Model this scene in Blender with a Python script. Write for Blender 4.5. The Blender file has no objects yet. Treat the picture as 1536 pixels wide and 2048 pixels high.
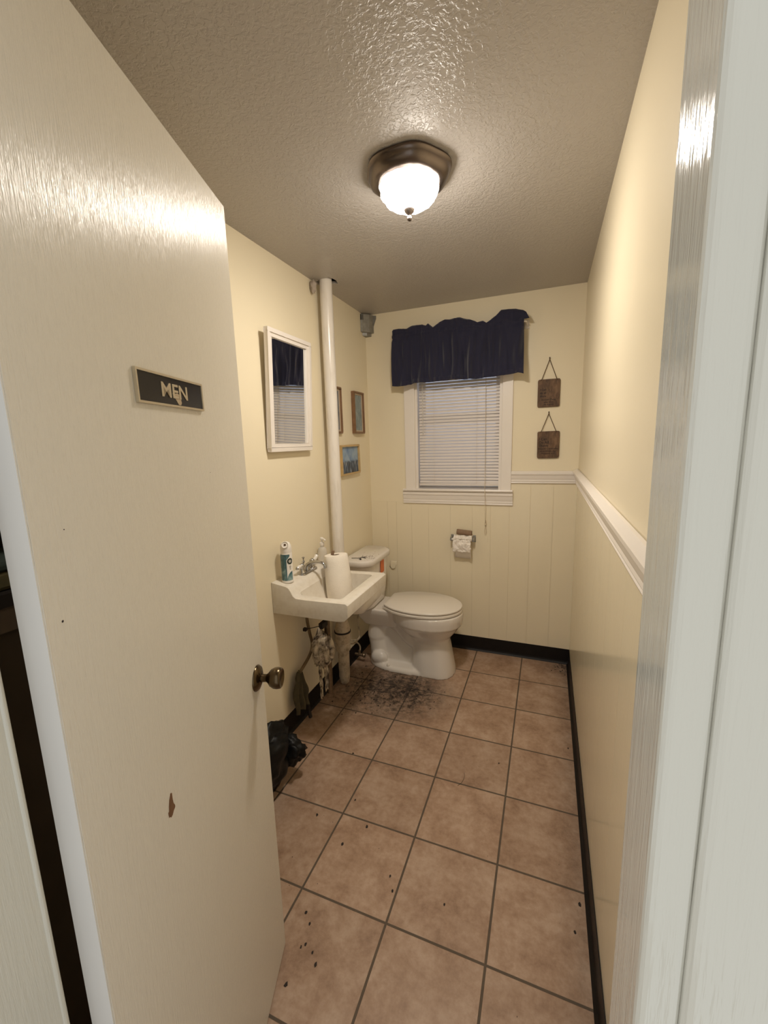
import bpy, bmesh, math, random
from mathutils import Vector, Matrix, noise as mnoise
random.seed(7)
PI = math.pi
sc = bpy.context.scene
COL = sc.collection
W, H, YF = 1.44, 2.44, -2.69          # room: x 0..W, y YF..0 (window wall at y=0), z 0..H
T = 0.31665                            # floor tile pitch

# ------------------------------------------------------------------ materials
class NT:
    def __init__(s, name):
        s.m = bpy.data.materials.new(name); s.m.use_nodes = True
        s.t = s.m.node_tree; s.n = s.t.nodes; s.n.clear()
        s.out = s.n.new('ShaderNodeOutputMaterial')
        s.b = s.n.new('ShaderNodeBsdfPrincipled')
        s.l(s.b.outputs[0], s.out.inputs[0])
        s.tc = None
    def l(s, a, b): s.t.links.new(a, b)
    def add(s, typ, **kw):
        nd = s.n.new(typ)
        for k, v in kw.items():
            if k in nd.inputs.keys(): nd.inputs[k].default_value = v
            else: setattr(nd, k, v)
        return nd
    def obj(s):
        if not s.tc: s.tc = s.n.new('ShaderNodeTexCoord')
        return s.tc.outputs['Object']
    def mapped(s, scale=(1, 1, 1), loc=(0, 0, 0), rot=(0, 0, 0)):
        mp = s.n.new('ShaderNodeMapping'); s.l(s.obj(), mp.inputs[0])
        mp.inputs['Scale'].default_value = scale; mp.inputs['Location'].default_value = loc
        mp.inputs['Rotation'].default_value = rot
        return mp.outputs[0]
    def noise(s, scale=5, detail=3, rough=.5, vec=None, dist=0):
        nd = s.add('ShaderNodeTexNoise', Scale=scale, Detail=detail, Roughness=rough, Distortion=dist)
        s.l(vec if vec else s.obj(), nd.inputs['Vector']); return nd.outputs['Fac']
    def ramp(s, fac, stops, interp='LINEAR'):
        r = s.n.new('ShaderNodeValToRGB'); r.color_ramp.interpolation = interp
        el = r.color_ramp.elements
        while len(el) > 1: el.remove(el[-1])
        for i, (p, c) in enumerate(stops):
            e = el[0] if i == 0 else el.new(p)
            e.position = p; e.color = (c[0], c[1], c[2], 1) if not isinstance(c, (int, float)) else (c, c, c, 1)
        s.l(fac, r.inputs[0]); return r.outputs[0]
    def mix(s, fac, a, b, mode='MIX'):
        nd = s.n.new('ShaderNodeMix'); nd.data_type = 'RGBA'; nd.blend_type = mode
        for inp, v in ((nd.inputs[0], fac), (nd.inputs[6], a), (nd.inputs[7], b)):
            if isinstance(v, (int, float)): inp.default_value = v
            elif isinstance(v, tuple): inp.default_value = (*v[:3], 1)
            else: s.l(v, inp)
        return nd.outputs[2]
    def math(s, op, a, b=None, c=None, clamp=False):
        nd = s.n.new('ShaderNodeMath'); nd.operation = op; nd.use_clamp = clamp
        for i, v in enumerate((a, b, c)):
            if v is None: continue
            if isinstance(v, (int, float)): nd.inputs[i].default_value = v
            else: s.l(v, nd.inputs[i])
        return nd.outputs[0]
    def bump(s, h, strength=.3, dist=.002, prev=None):
        nd = s.add('ShaderNodeBump', Strength=strength, Distance=dist)
        s.l(h, nd.inputs['Height'])
        if prev: s.l(prev, nd.inputs['Normal'])
        return nd.outputs[0]
    def set(s, **kw):
        names = dict(color='Base Color', rough='Roughness', metal='Metallic', spec='Specular IOR Level',
                     normal='Normal', trans='Transmission Weight', ior='IOR', emis='Emission Color',
                     estr='Emission Strength', sheen='Sheen Weight', coat='Coat Weight', crough='Coat Roughness', alpha='Alpha', sss='Subsurface Weight')
        for k, v in kw.items():
            i = s.b.inputs[names[k]]
            if isinstance(v, tuple): i.default_value = (*v[:3], 1) if i.type == 'RGBA' else v
            elif isinstance(v, (int, float)): i.default_value = v
            else: s.l(v, i)
        return s.m

def simple(name, color, rough=.5, metal=0, nscale=0, namp=.12, bump=0, bscale=60, **kw):
    t = NT(name)
    c = color
    if nscale:
        f = t.noise(nscale, 4)
        c = t.mix(f, tuple(x * (1 - namp) for x in color), tuple(min(1, x * (1 + namp)) for x in color))
    t.set(color=c, rough=rough, metal=metal, **kw)
    if bump: t.set(normal=t.bump(t.noise(bscale, 3), bump))
    return t.m

def wall_paint(name, col, rough, roll=.25, streak=0.0):
    t = NT(name)
    f = t.noise(2.2, 3)
    c = t.mix(f, tuple(x * .965 for x in col), tuple(min(1, x * 1.02) for x in col))
    n = t.bump(t.noise(140, 2), roll, .0006)
    n = t.bump(t.noise(9, 1), .25, .0012, n)
    if streak:
        n = t.bump(t.noise(1, 3, vec=t.mapped((260, 260, 5))), streak, .0008, n)
    return t.set(color=c, rough=rough, spec=.2, normal=n)

CREAM = (.81, .725, .54)
M = {}
M['wall'] = wall_paint('cream_wall_paint', CREAM, .36)
M['panel'] = wall_paint('cream_panel_paint', (.80, .715, .53), .15, .12, .22)
M['trim'] = simple('white_trim_paint', (.80, .745, .68), .32, nscale=4, namp=.04, bump=.08)
def brushed(name, col, rough, amp, spec=.5, sc1=(420, 420, 22), d1=.0011):
    t = NT(name)
    f = t.noise(2.5, 3)
    c = t.mix(f, tuple(x * .97 for x in col), tuple(min(1, x * 1.02) for x in col))
    h1 = t.noise(1, 3, .6, vec=t.mapped(sc1))
    h2 = t.noise(1, 2, .5, vec=t.mapped((900, 900, 60)))
    n = t.bump(h1, amp, d1); n = t.bump(h2, amp * .5, .0004, n)
    return t.set(color=c, rough=rough, normal=n, spec=spec)
M['door'] = brushed('door_cream_gloss', (.67, .63, .545), .24, 1.0, .26)
M['door_edge'] = simple('door_edge_white', (.66, .645, .61), .4, nscale=8, namp=.04)
M['jamb'] = brushed('jamb_grey_green_gloss', (.57, .555, .485), .09, .48, .4, (260, 260, 18), .0014)
# ceiling: knockdown texture
t = NT('knockdown_ceiling')
h = t.ramp(t.noise(74, 3, .55, dist=.6), [(.44, 0.0), (.56, 1.0)])
h2 = t.noise(210, 2)
n = t.bump(h, .36, .0035); n = t.bump(h2, .2, .001, n)
c = t.mix(t.noise(1.5, 2), (.425, .395, .365), (.470, .437, .404))
M['ceiling'] = t.set(color=c, rough=.30, normal=n, spec=.3)
# floor tile
t = NT('terracotta_tile_floor')
br = t.add('ShaderNodeTexBrick', offset=0.0, squash=1.0)
t.l(t.mapped((1, 1, 1), (-1.133 + 8 * T, .3095 + 12 * T, 0)), br.inputs['Vector'])
br.inputs['Scale'].default_value = 1.0
br.inputs['Mortar Size'].default_value = .0043
br.inputs['Mortar Smooth'].default_value = .35
br.inputs['Bias'].default_value = 0
br.inputs['Brick Width'].default_value = T
br.inputs['Row Height'].default_value = T
br.inputs['Color1'].default_value = (.45, .45, .45, 1); br.inputs['Color2'].default_value = (.62, .62, .62, 1)
br.inputs['Mortar'].default_value = (.5, .5, .5, 1)
a = t.noise(7.5, 5, .62, dist=.3); b = t.noise(38, 5, .7)
tone = t.math('MULTIPLY_ADD', b, .45, t.math('MULTIPLY', a, .62))
tile = t.ramp(tone, [(.34, (.225, .135, .085)), (.50, (.345, .225, .150)), (.62, (.42, .295, .210)), (.78, (.48, .36, .27))])
tile = t.mix(.35, tile, t.mix(1, tile, br.outputs['Color'], 'OVERLAY'))
# grime: shapes of dirt that stay put on the floor
sx = t.n.new('ShaderNodeSeparateXYZ'); t.l(t.obj(), sx.inputs[0])
def blob(cx, cy, r, soft=1.0):
    nd = t.n.new('ShaderNodeVectorMath'); nd.operation = 'DISTANCE'
    t.l(t.obj(), nd.inputs[0]); nd.inputs[1].default_value = (cx, cy, 0)
    return t.math('SUBTRACT', 1.0, t.math('DIVIDE', nd.outputs['Value'], r), clamp=True)
g = t.math('ADD', t.math('MULTIPLY', blob(.22, -.68, .52), 1.25), t.math('MULTIPLY', blob(.52, -.66, .33), 1.3))
g = t.math('ADD', g, t.math('MULTIPLY', blob(1.42, -.04, .22), .8))
g = t.math('ADD', g, t.math('MULTIPLY', t.math('SUBTRACT', 1.0, t.math('DIVIDE', t.math('SUBTRACT', W, sx.outputs[0]), .12), clamp=True), .42))
fine = t.ramp(t.noise(26, 8, .78, dist=.4), [(.42, 0.0), (.66, 1.0)])
film = t.math('MULTIPLY', g, t.math('MULTIPLY_ADD', fine, .75, .28), clamp=True)
speck = t.math('MULTIPLY', t.ramp(t.noise(70, 5, .7), [(.60, 0.0), (.68, 1.0)]), t.math('MULTIPLY', g, 1.0, clamp=True))
dirt = t.math('MAXIMUM', t.math('MULTIPLY', film, 1.0), t.math('MULTIPLY', speck, .8), clamp=True)
col = t.mix(br.outputs['Fac'], tile, t.mix(t.noise(20, 3), (.085, .062, .042), (.12, .09, .064)))
col = t.mix(dirt, col, (.032, .022, .016))
rgh = t.math('MULTIPLY_ADD', b, .25, .33)
rgh = t.math('MULTIPLY_ADD', br.outputs['Fac'], .3, rgh)
n = t.bump(t.math('SUBTRACT', 1.0, br.outputs['Fac']), .6, .003)
n = t.bump(b, .12, .002, n)
M['floor'] = t.set(color=col, rough=rgh, normal=n, spec=.4)

M['baseboard'] = simple('black_vinyl_cove', (.008, .006, .005), .5, nscale=25, namp=.5, spec=.25)
M['porcelain'] = simple('white_porcelain', (.74, .69, .62), .12, nscale=5, namp=.03, coat=.3, crough=.05)
t = NT('sink_porcelain_dirty')
f = t.ramp(t.noise(22, 5, .65), [(.45, 0.0), (.75, 1.0)])
M['sink'] = t.set(color=t.mix(t.math('MULTIPLY', f, .34), (.75, .70, .61), (.50, .41, .30)), rough=.2, spec=.5)
M['seat'] = simple('toilet_seat_plastic', (.74, .685, .60), .2, nscale=3, namp=.02)
M['chrome'] = simple('chrome', (.50, .49, .475), .13, 1.0, nscale=30, namp=.08)
M['bronze'] = simple('antique_bronze', (.165, .135, .118), .30, 1.0, nscale=14, namp=.2)
M['knob'] = simple('worn_dark_brass', (.105, .075, .043), .24, 1.0, nscale=40, namp=.35)
M['navy'] = simple('navy_cotton', (.0085, .0088, .032), .85, nscale=240, namp=.3, bump=.2, bscale=500, sheen=.3)
t = NT('blind_vinyl')
tr = t.n.new('ShaderNodeBsdfTranslucent'); tr.inputs[0].default_value = (.75, .70, .68, 1)
ms = t.n.new('ShaderNodeMixShader'); ms.inputs[0].default_value = .10
t.set(color=t.mix(t.noise(30, 2), (.72, .665, .62), (.78, .72, .67)), rough=.4)
t.l(t.b.outputs[0], ms.inputs[1]); t.l(tr.outputs[0], ms.inputs[2]); t.l(ms.outputs[0], t.out.inputs[0])
M['blind'] = t.m
M['cord'] = simple('cord_white', (.70, .62, .50), .8, nscale=90, namp=.15)
M['cord_old'] = simple('cord_yellowed', (.56, .47, .34), .8, nscale=90, namp=.15)
M['mirror'] = simple('mirror_silver', (.86, .87, .86), .015, 1.0)
t = NT('window_glass'); M['glass'] = t.set(color=(.66, .76, 1.0), rough=.02, trans=1.0, ior=1.45)  # blue tint stands in for cool daylight; the world light is near neutral
M['frame_wood'] = simple('walnut_frame', (.20, .105, .050), .4, nscale=30, namp=.3)
M['frame_gold'] = simple('pale_gold_frame', (.52, .36, .16), .4, nscale=30, namp=.2)
M['mat_tan'] = simple('tan_mat_board', (.50, .40, .29), .8, nscale=60, namp=.1)
def art(name, stops, scale, stretch):
    t = NT(name)
    f = t.noise(scale, 5, .7, vec=t.mapped(stretch), dist=.8)
    return t.set(color=t.ramp(f, stops), rough=.3)
M['art_teal'] = art('teal_grey_print', [(.3, (.10, .14, .15)), (.5, (.20, .26, .27)), (.7, (.33, .37, .36))], 6, (4, 4, 2))
M['art_slate'] = art('slate_print', [(.3, (.08, .08, .10)), (.5, (.16, .17, .19)), (.7, (.26, .27, .28))], 6, (4, 4, 2))
t = NT('seaside_painting')
sp = t.n.new('ShaderNodeSeparateXYZ'); t.l(t.obj(), sp.inputs[0])
sky = t.ramp(t.noise(14, 3), [(.35, (.10, .20, .38)), (.65, (.30, .40, .50))])
fig = t.ramp(t.noise(1, 4, .6, vec=t.mapped((70, 70, 13))), [(.38, (.012, .016, .03)), (.50, (.05, .08, .13)), (.58, (.16, .21, .28)), (.66, (.45, .45, .42))], 'LINEAR')
hz = t.math('MULTIPLY_ADD', t.noise(40, 3), .05, sp.outputs[2])
M['art_sea'] = t.set(color=t.mix(t.ramp(t.math('MULTIPLY', t.math('ADD', hz, .02), 14.0), [(.35, 0.0), (.6, 1.0)]), fig, sky), rough=.35)
t = NT('old_brown_plaque')
f = t.noise(1, 5, .65, vec=t.mapped((34, 34, 14)), dist=.8)
M['plaque'] = t.set(color=t.ramp(f, [(.3, (.050, .026, .013)), (.5, (.115, .062, .030)), (.7, (.20, .115, .058))]), rough=.65, normal=t.bump(f, .4, .002))
M['ink'] = simple('burnt_ink', (.018, .009, .005), .7, nscale=80, namp=.4)
M['twine'] = simple('brown_twine', (.10, .055, .025), .85, nscale=200, namp=.4)
M['sign_black'] = simple('sign_black_plastic', (.012, .010, .009), .25, nscale=40, namp=.4)
M['sign_gold'] = simple('sign_pale_brass', (.50, .42, .29), .42, .35, nscale=50, namp=.12)
M['residue'] = simple('tape_residue', (.40, .31, .20), .6, nscale=120, namp=.35)
M['bare_wood'] = simple('exposed_wood', (.155, .075, .034), .6, nscale=50, namp=.35)
M['dark'] = simple('dark_speck', (.020, .013, .009), .8, nscale=90, namp=.4)
M['void'] = simple('cavity_dark', (.012, .010, .009), .9, nscale=30, namp=.4)
t = NT('old_painted_pipe')
f = t.ramp(t.noise(1, 4, .6, vec=t.mapped((40, 40, 6))), [(.5, 0.0), (.8, 1.0)])
M['pipe'] = t.set(color=t.mix(t.math('MULTIPLY', f, .5), (.77, .72, .65), (.50, .43, .34)), rough=.24, normal=t.bump(t.noise(60, 3), .15, .002))
t = NT('grimy_lower_pipe')
f = t.ramp(t.noise(24, 5, .7), [(.45, 0.0), (.72, 1.0)])
M['pipe_dirty'] = t.set(color=t.mix(t.math('MULTIPLY', f, .75), (.52, .43, .31), (.10, .07, .045)), rough=.45)
t = NT('dirty_cloth')
f = t.ramp(t.noise(17, 5, .7, dist=.6), [(.42, 0.0), (.60, 1.0)])
M['rag'] = t.set(color=t.mix(f, (.56, .47, .34), (.055, .036, .024)), rough=.9, normal=t.bump(t.noise(90, 3), .4))
M['rag_olive'] = simple('olive_rag', (.075, .060, .030), .9, nscale=35, namp=.45, bump=.4, bscale=140)
M['pipe_dark'] = simple('tarnished_brass_pipe', (.20, .15, .095), .4, .8, nscale=35, namp=.5)
M['hose'] = simple('dull_brown_hose', (.17, .115, .055), .5, nscale=60, namp=.3)
M['galv'] = simple('galvanised_metal', (.30, .29, .26), .5, .5, nscale=30, namp=.45, bump=.3)
M['wad'] = simple('torn_plaster', (.42, .35, .29), .8, nscale=45, namp=.4, bump=.4)
M['paper'] = simple('tissue_paper', (.84, .78, .70), .9, nscale=60, namp=.05, bump=.5, bscale=110)
M['towel'] = simple('paper_towel', (.84, .78, .685), .92, nscale=30, namp=.05, bump=.5, bscale=130)
M['card'] = simple('brown_cardboard', (.24, .155, .095), .85, nscale=60, namp=.2)
M['bag'] = simple('black_plastic_bag', (.004, .004, .004), .42, nscale=30, namp=.3, spec=.22, bump=.3, bscale=30)
M['can_white'] = simple('aerosol_white', (.80, .76, .70), .3, nscale=10, namp=.03)
t = NT('aerosol_teal_print')
f = t.noise(1, 4, .65, vec=t.mapped((60, 60, 26)), dist=.7)
M['can_teal'] = t.set(color=t.ramp(f, [(.35, (.05, .115, .13)), (.52, (.10, .20, .22)), (.66, (.30, .42, .42))]), rough=.3)
M['can_dark'] = simple('aerosol_dark_green', (.018, .032, .022), .3, nscale=40, namp=.3)
M['can_print'] = simple('aerosol_grey_lettering', (.30, .27, .26), .4, nscale=40, namp=.3)
M['nozzle'] = simple('nozzle_brown', (.10, .055, .028), .5, nscale=40, namp=.3)
t = NT('clear_plastic'); M['clear'] = t.set(color=(.88, .85, .79), rough=.2, trans=.6, ior=1.3)
M['orange'] = simple('orange_sticker', (.62, .15, .035), .5, nscale=60, namp=.35)
M['handle'] = simple('handle_porcelain', (.80, .76, .70), .15, nscale=10, namp=.03)
M['cab'] = simple('dark_brown_laminate', (.060, .040, .022), .5, nscale=12, namp=.3)
M['cab_light'] = simple('brown_edge_strip', (.14, .10, .065), .5, nscale=12, namp=.3)
M['olive_cloth'] = simple('olive_towel', (.13, .11, .045), .9, nscale=60, namp=.3)
M['teal_cloth'] = simple('dark_teal_band', (.040, .058, .045), .9, nscale=60, namp=.3)
# lamp glass: glows; emission graded across and down the bowl to steer room light
t = NT('lamp_glass_glow')
wv = t.noise(1, 2, .5, vec=t.mapped((60, 60, 14)))
e = t.n.new('ShaderNodeEmission'); e.inputs[0].default_value = (1.0, .915, .81, 1)
sp = t.n.new('ShaderNodeSeparateXYZ'); t.l(t.obj(), sp.inputs[0])
side = t.ramp(t.math('ADD', t.math('MULTIPLY', sp.outputs[0], 2.2), t.math('MULTIPLY_ADD', sp.outputs[1], 4.4, .5)), [(.03, .22), (.60, 1.0)])
st = t.math('MULTIPLY', side, t.math('MULTIPLY_ADD', wv, .5, .75))
st = t.math('MULTIPLY', st, t.ramp(t.math('MULTIPLY', sp.outputs[2], -8.0), [(.38, .05), (.56, .10), (.74, .32), (.92, 1.0)]))
LAMP = t
t.l(t.math('MULTIPLY', st, 372.0), e.inputs[1]); t.l(e.outputs[0], t.out.inputs[0])
M['glow'] = t.m

# ------------------------------------------------------------------ mesh helpers
def V(*a): return Vector(a)
def bx(bm, x0, x1, y0, y1, z0, z1):
    vs = [bm.verts.new((x, y, z)) for z in (z0, z1) for y in (y0, y1) for x in (x0, x1)]
    for f in ((0, 2, 3, 1), (4, 5, 7, 6), (0, 1, 5, 4), (2, 6, 7, 3), (0, 4, 6, 2), (1, 3, 7, 5)):
        bm.faces.new([vs[i] for i in f])
    return bm
def prism(bm, pts, axis, a, b):
    """extrude a 2-D outline along axis ('x','y','z') from a to b"""
    def P(p, q):
        return {'x': (q, p[0], p[1]), 'y': (p[0], q, p[1]), 'z': (p[0], p[1], q)}[axis]
    A = [bm.verts.new(P(p, a)) for p in pts]; B = [bm.verts.new(P(p, b)) for p in pts]
    n = len(pts)
    bm.faces.new(A); bm.faces.new(B[::-1])
    for i in range(n): bm.faces.new((A[i], B[i], B[(i + 1) % n], A[(i + 1) % n]))
    return bm
def loft(bm, rings, cap0=True, cap1=True, closed=True):
    R = [[bm.verts.new(p) for p in r] for r in rings]
    n = len(R[0])
    for a, b in zip(R, R[1:]):
        for i in range(n if closed else n - 1):
            bm.faces.new((a[i], a[(i + 1) % n], b[(i + 1) % n], b[i]))
    if cap0: bm.faces.new(R[0][::-1])
    if cap1: bm.faces.new(R[-1])
    return bm
def lathe(bm, prof, c=(0, 0, 0), ax=(0, 0, 1), seg=32, mod=None, cap0=True, cap1=True):
    az = Vector(ax).normalized()
    u = az.orthogonal().normalized() if abs(az.z) < .999 else V(1, 0, 0)
    v = az.cross(u); c = Vector(c)
    rings = []
    for r, h in prof:
        ring = []
        for i in range(seg):
            t_ = 2 * PI * i / seg
            rr = r * (mod(t_, h) if mod else 1)
            ring.append(c + az * h + (u * math.cos(t_) + v * math.sin(t_)) * max(rr, 1e-5))
        rings.append(ring)
    return loft(bm, rings, cap0, cap1)
def tube(bm, pts, r, seg=10, cap=True):
    pts = [Vector(p) for p in pts]; n = len(pts)
    rad = r if isinstance(r, (list, tuple)) else [r] * n
    rings = []; up = None
    for i, p in enumerate(pts):
        d = (pts[min(i + 1, n - 1)] - pts[max(i - 1, 0)]).normalized()
        if up is None: up = d.orthogonal().normalized()
        up = (up - d * up.dot(d))
        up = up.normalized() if up.length > 1e-6 else d.orthogonal().normalized()
        s_ = d.cross(up)
        rings.append([p + (up * math.cos(2 * PI * k / seg) + s_ * math.sin(2 * PI * k / seg)) * rad[i] for k in range(seg)])
    return loft(bm, rings, cap, cap)
def spline(pts, n=8):
    pts = [Vector(p) for p in pts]; out = []
    P = [pts[0] * 2 - pts[1]] + pts + [pts[-1] * 2 - pts[-2]]
    for i in range(1, len(P) - 2):
        p0, p1, p2, p3 = P[i - 1:i + 3]
        for k in range(n):
            t_ = k / n
            out.append(.5 * ((2 * p1) + (p2 - p0) * t_ + (2 * p0 - 5 * p1 + 4 * p2 - p3) * t_ ** 2 + (3 * p1 - p0 - 3 * p2 + p3) * t_ ** 3))
    out.append(pts[-1]); return out
def blobmesh(bm, c, r, amp=.15, freq=3, seg=32, rings=20, seed=0, floor=None):
    c = Vector(c)
    vs = []
    for j in range(rings + 1):
        th = PI * j / rings
        row = []
        for i in range(seg):
            ph = 2 * PI * i / seg
            d = V(math.sin(th) * math.cos(ph), math.sin(th) * math.sin(ph), math.cos(th))
            k = 1 + amp * mnoise.noise(d * freq + V(seed, seed * 2, 0)) + amp * .5 * mnoise.noise(d * freq * 2.7 + V(seed, 9, 0))
            p = c + V(d.x * r[0], d.y * r[1], d.z * r[2]) * k
            if floor is not None: p.z = max(p.z, floor)
            row.append(p)
        vs.append(row)
    return loft(bm, vs, True, True)
OFF = {}
def obj(name, bm, m, parent=None, smooth=False, bevel=0, segs=2, angle=40, world=True):
    """one mesh object; geometry is given in world space and moved into its thing's own space"""
    bmesh.ops.remove_doubles(bm, verts=bm.verts, dist=1e-6)
    bmesh.ops.recalc_face_normals(bm, faces=bm.faces)
    off = OFF.get(parent.name, V(0, 0, 0)) if (parent and world) else V(0, 0, 0)
    if off.length: bmesh.ops.translate(bm, verts=bm.verts, vec=-off)
    me = bpy.data.meshes.new(name); bm.to_mesh(me); bm.free()
    o = bpy.data.objects.new(name, me); COL.objects.link(o)
    me.materials.append(M[m] if isinstance(m, str) else m)
    if parent:
        o.parent = parent; OFF[o.name] = off
    if bevel:
        b = o.modifiers.new('bevel', 'BEVEL'); b.width = bevel; b.segments = segs; b.limit_method = 'ANGLE'; b.angle_limit = math.radians(35)
    if smooth:
        for p in me.polygons: p.use_smooth = True
        if angle:
            es = o.modifiers.new('split', 'EDGE_SPLIT'); es.split_angle = math.radians(angle); es.use_edge_sharp = False
    return o
def B(): return bmesh.new()
def thing(name, label, cat, loc=(0, 0, 0), rot=(0, 0, 0), group=None):
    o = bpy.data.objects.new(name, None); COL.objects.link(o); o.location = loc; o.rotation_euler = rot
    o.empty_display_size = .05
    o['label'] = label; o['category'] = cat
    if group: o['group'] = group
    OFF[o.name] = Vector(loc); return o
def tag(o, label, cat, group=None):
    o['label'] = label; o['category'] = cat
    if group: o['group'] = group
    return o
def struct(name, bm, m, label, cat, **kw):
    o = obj(name, bm, m, **kw); o['kind'] = 'structure'; o['label'] = label; o['category'] = cat; return o
def origin(o, p):
    """put a single-mesh thing's origin at p without moving it"""
    p = Vector(p); o.data.transform(Matrix.Translation(-p)); o.location = p; return o
def text_bm(txt, size, ext, align='CENTER', bold=.0):
    cu = bpy.data.curves.new('txt', 'FONT'); cu.body = txt; cu.size = size; cu.extrude = ext
    cu.align_x = align; cu.align_y = 'CENTER'; cu.resolution_u = 3; cu.offset = size * bold
    o = bpy.data.objects.new('txt', cu); COL.objects.link(o)
    bpy.context.view_layer.update()
    me = bpy.data.meshes.new_from_object(o.evaluated_get(bpy.context.evaluated_depsgraph_get()))
    bm = B(); bm.from_mesh(me)
    bpy.data.objects.remove(o); bpy.data.curves.remove(cu); bpy.data.meshes.remove(me)
    return bm
def xf(bm, mtx):
    bmesh.ops.transform(bm, matrix=mtx, verts=bm.verts); return bm
def rrect(x0, x1, y0, y1, r, n=5):
    pts = []
    for cx, cy, a0 in ((x1 - r, y1 - r, 0), (x0 + r, y1 - r, 90), (x0 + r, y0 + r, 180), (x1 - r, y0 + r, 270)):
        for k in range(n + 1):
            a = math.radians(a0 + 90 * k / n); pts.append((cx + r * math.cos(a), cy + r * math.sin(a)))
    return pts

# ------------------------------------------------------------------ the setting
struct('floor', bx(B(), -.1, W + .1, -3.9, .1, -.1, 0), 'floor', 'square terracotta tile floor with dark grout', 'floor')

# window wall with the opening, and the grooved panel below the rail
WX0, WX1, WZ0, WZ1 = .362, .965, 1.20, 2.20
bm = B()
bx(bm, -.1, WX0, 0, .12, 0, H + .1); bx(bm, WX1, W + .1, 0, .12, 0, H + .1)
bx(bm, WX0, WX1, 0, .12, 0, WZ0); bx(bm, WX0, WX1, 0, .12, WZ1, H + .1)
struct('wall_back', bm, 'wall', 'cream painted wall with the window', 'wall')
bm = B()
gx = [0, .133, .205, .325, .455, .617, .774, .90, 1.027, 1.16, 1.30, W]
for a, b in zip(gx, gx[1:]):
    g_ = .0030 if abs(b - 1.027) < .01 or abs(a - 1.027) < .01 else .0007
    bx(bm, a + g_, b - g_, -.003, 0.001, .01, 1.10 if b <= 1.03 else 1.25)
struct('trim_9', bm, 'panel', 'cream grooved panelling under the window', 'panelling')
struct('wall_left', bx(B(), -.1, 0, YF - .06, .0, 0, H + .1), 'wall', 'cream wall behind the sink', 'wall')
struct('wall_right', bx(B(), W, W + .1, YF - .06, .0, 0, H + .1), 'wall', 'cream glossy wall on the right', 'wall')
bm = B()
ys = [YF, -2.38, -2.1, -1.83, -1.55, -1.36, -1.19, -1.02, -.88, -.71, -.55, -.40, -.30, -.21, -.12, -.003]
for a, b in zip(ys, ys[1:]):
    bx(bm, W - .003, W + .001, a + .0006, b - .0006, .01, 1.26)
struct('trim_10', bm, 'panel', 'cream glossy panelling below the right chair rail', 'panelling')
# door wall
YO = YF - .05
JL, JR = .73, 1.298
bm = B()
bx(bm, -.1, JL - .02, YO, YF, 0, H + .1); bx(bm, JR + .10, W + .1, YO, YF, 0, H + .1)
bx(bm, JL - .02, JR + .016, YO, YF, 2.14, H + .1)
struct('wall_front', bm, 'wall', 'wall around the doorway', 'wall')
# jambs, head, casings (grey-green gloss)
bm = bx(B(), JL - .02, JL, YO - .004, YF, 0, 2.14)
tube(bm, [(JL - .002, YF + .001, 0), (JL - .002, YF + .001, 2.14)], .004, 8)
struct('trim_1', bm, 'jamb', 'grey-green door jamb on the hinge side', 'door jamb', bevel=.002)
struct('trim_2', bx(B(), JR, JR + .016, YO - .001, YF, 0, 2.14), 'jamb', 'grey-green glossy door jamb on the right', 'door jamb', bevel=.0035, segs=3)
struct('trim_3', bx(B(), JL, JR, YO, YF, 2.12, 2.14), 'jamb', 'door head', 'door jamb')
bm = B(); bx(bm, JR + .0155, JR + .10, YO - .0025, YF - .002, 0, 2.20)
struct('trim_4', bm, 'jamb', 'grey-green door casing at the right edge', 'door casing', bevel=.004, segs=3)
struct('trim_5', bx(B(), JL - .11, JL - .021, YO - .008, YO, 0, 2.20), 'jamb', 'grey-green door casing on the left', 'door casing', bevel=.003)
struct('trim_6', bx(B(), JL - .11, JR + .10, YO - .008, YO, 2.201, 2.29), 'jamb', 'grey-green casing above the door', 'door casing')
# ceiling with the ragged hole round the vent pipe
bm = B()
outer = [(-.1, YO), (W + .1, YO), (W + .1, .12), (-.1, .12)]
inner = [(.012, -.705), (.035, -.712), (.060, -.722), (.088, -.728), (.108, -.722), (.117, -.700), (.121, -.668), (.108, -.625), (.090, -.640), (.062, -.640), (.034, -.642), (.010, -.66)]
ov = [bm.verts.new((*p, H)) for p in outer]; iv = [bm.verts.new((*p, H)) for p in inner]
es = [bm.edges.new((vs[i], vs[(i + 1) % len(vs)])) for vs in (ov, iv) for i in range(len(vs))]
bmesh.ops.triangle_fill(bm, use_beauty=True, edges=es)
top = [bm.verts.new((*p, H + .012)) for p in inner]
for i in range(len(inner)): bm.faces.new((iv[i], iv[(i + 1) % len(inner)], top[(i + 1) % len(inner)], top[i]))
struct('ceiling', bm, 'ceiling', 'textured greige ceiling', 'ceiling')
bm = B(); bx(bm, -.02, .2, -.8, -.55, H + .09, H + .1)
for a in ((-.02, -.015, -.8, -.55), (.195, .2, -.8, -.55), (-.02, .2, -.8, -.795), (-.02, .2, -.555, -.55)): bx(bm, *a, H + .013, H + .09)
struct('ceiling_2', bm, 'void', 'dark cavity above the pipe hole', 'ceiling cavity')
bm = B(); bx(bm, -.1, W + .1, YO, .12, H + .101, H + .13)
struct('ceiling_3', bm, 'void', 'slab above the ceiling', 'ceiling slab')

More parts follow.
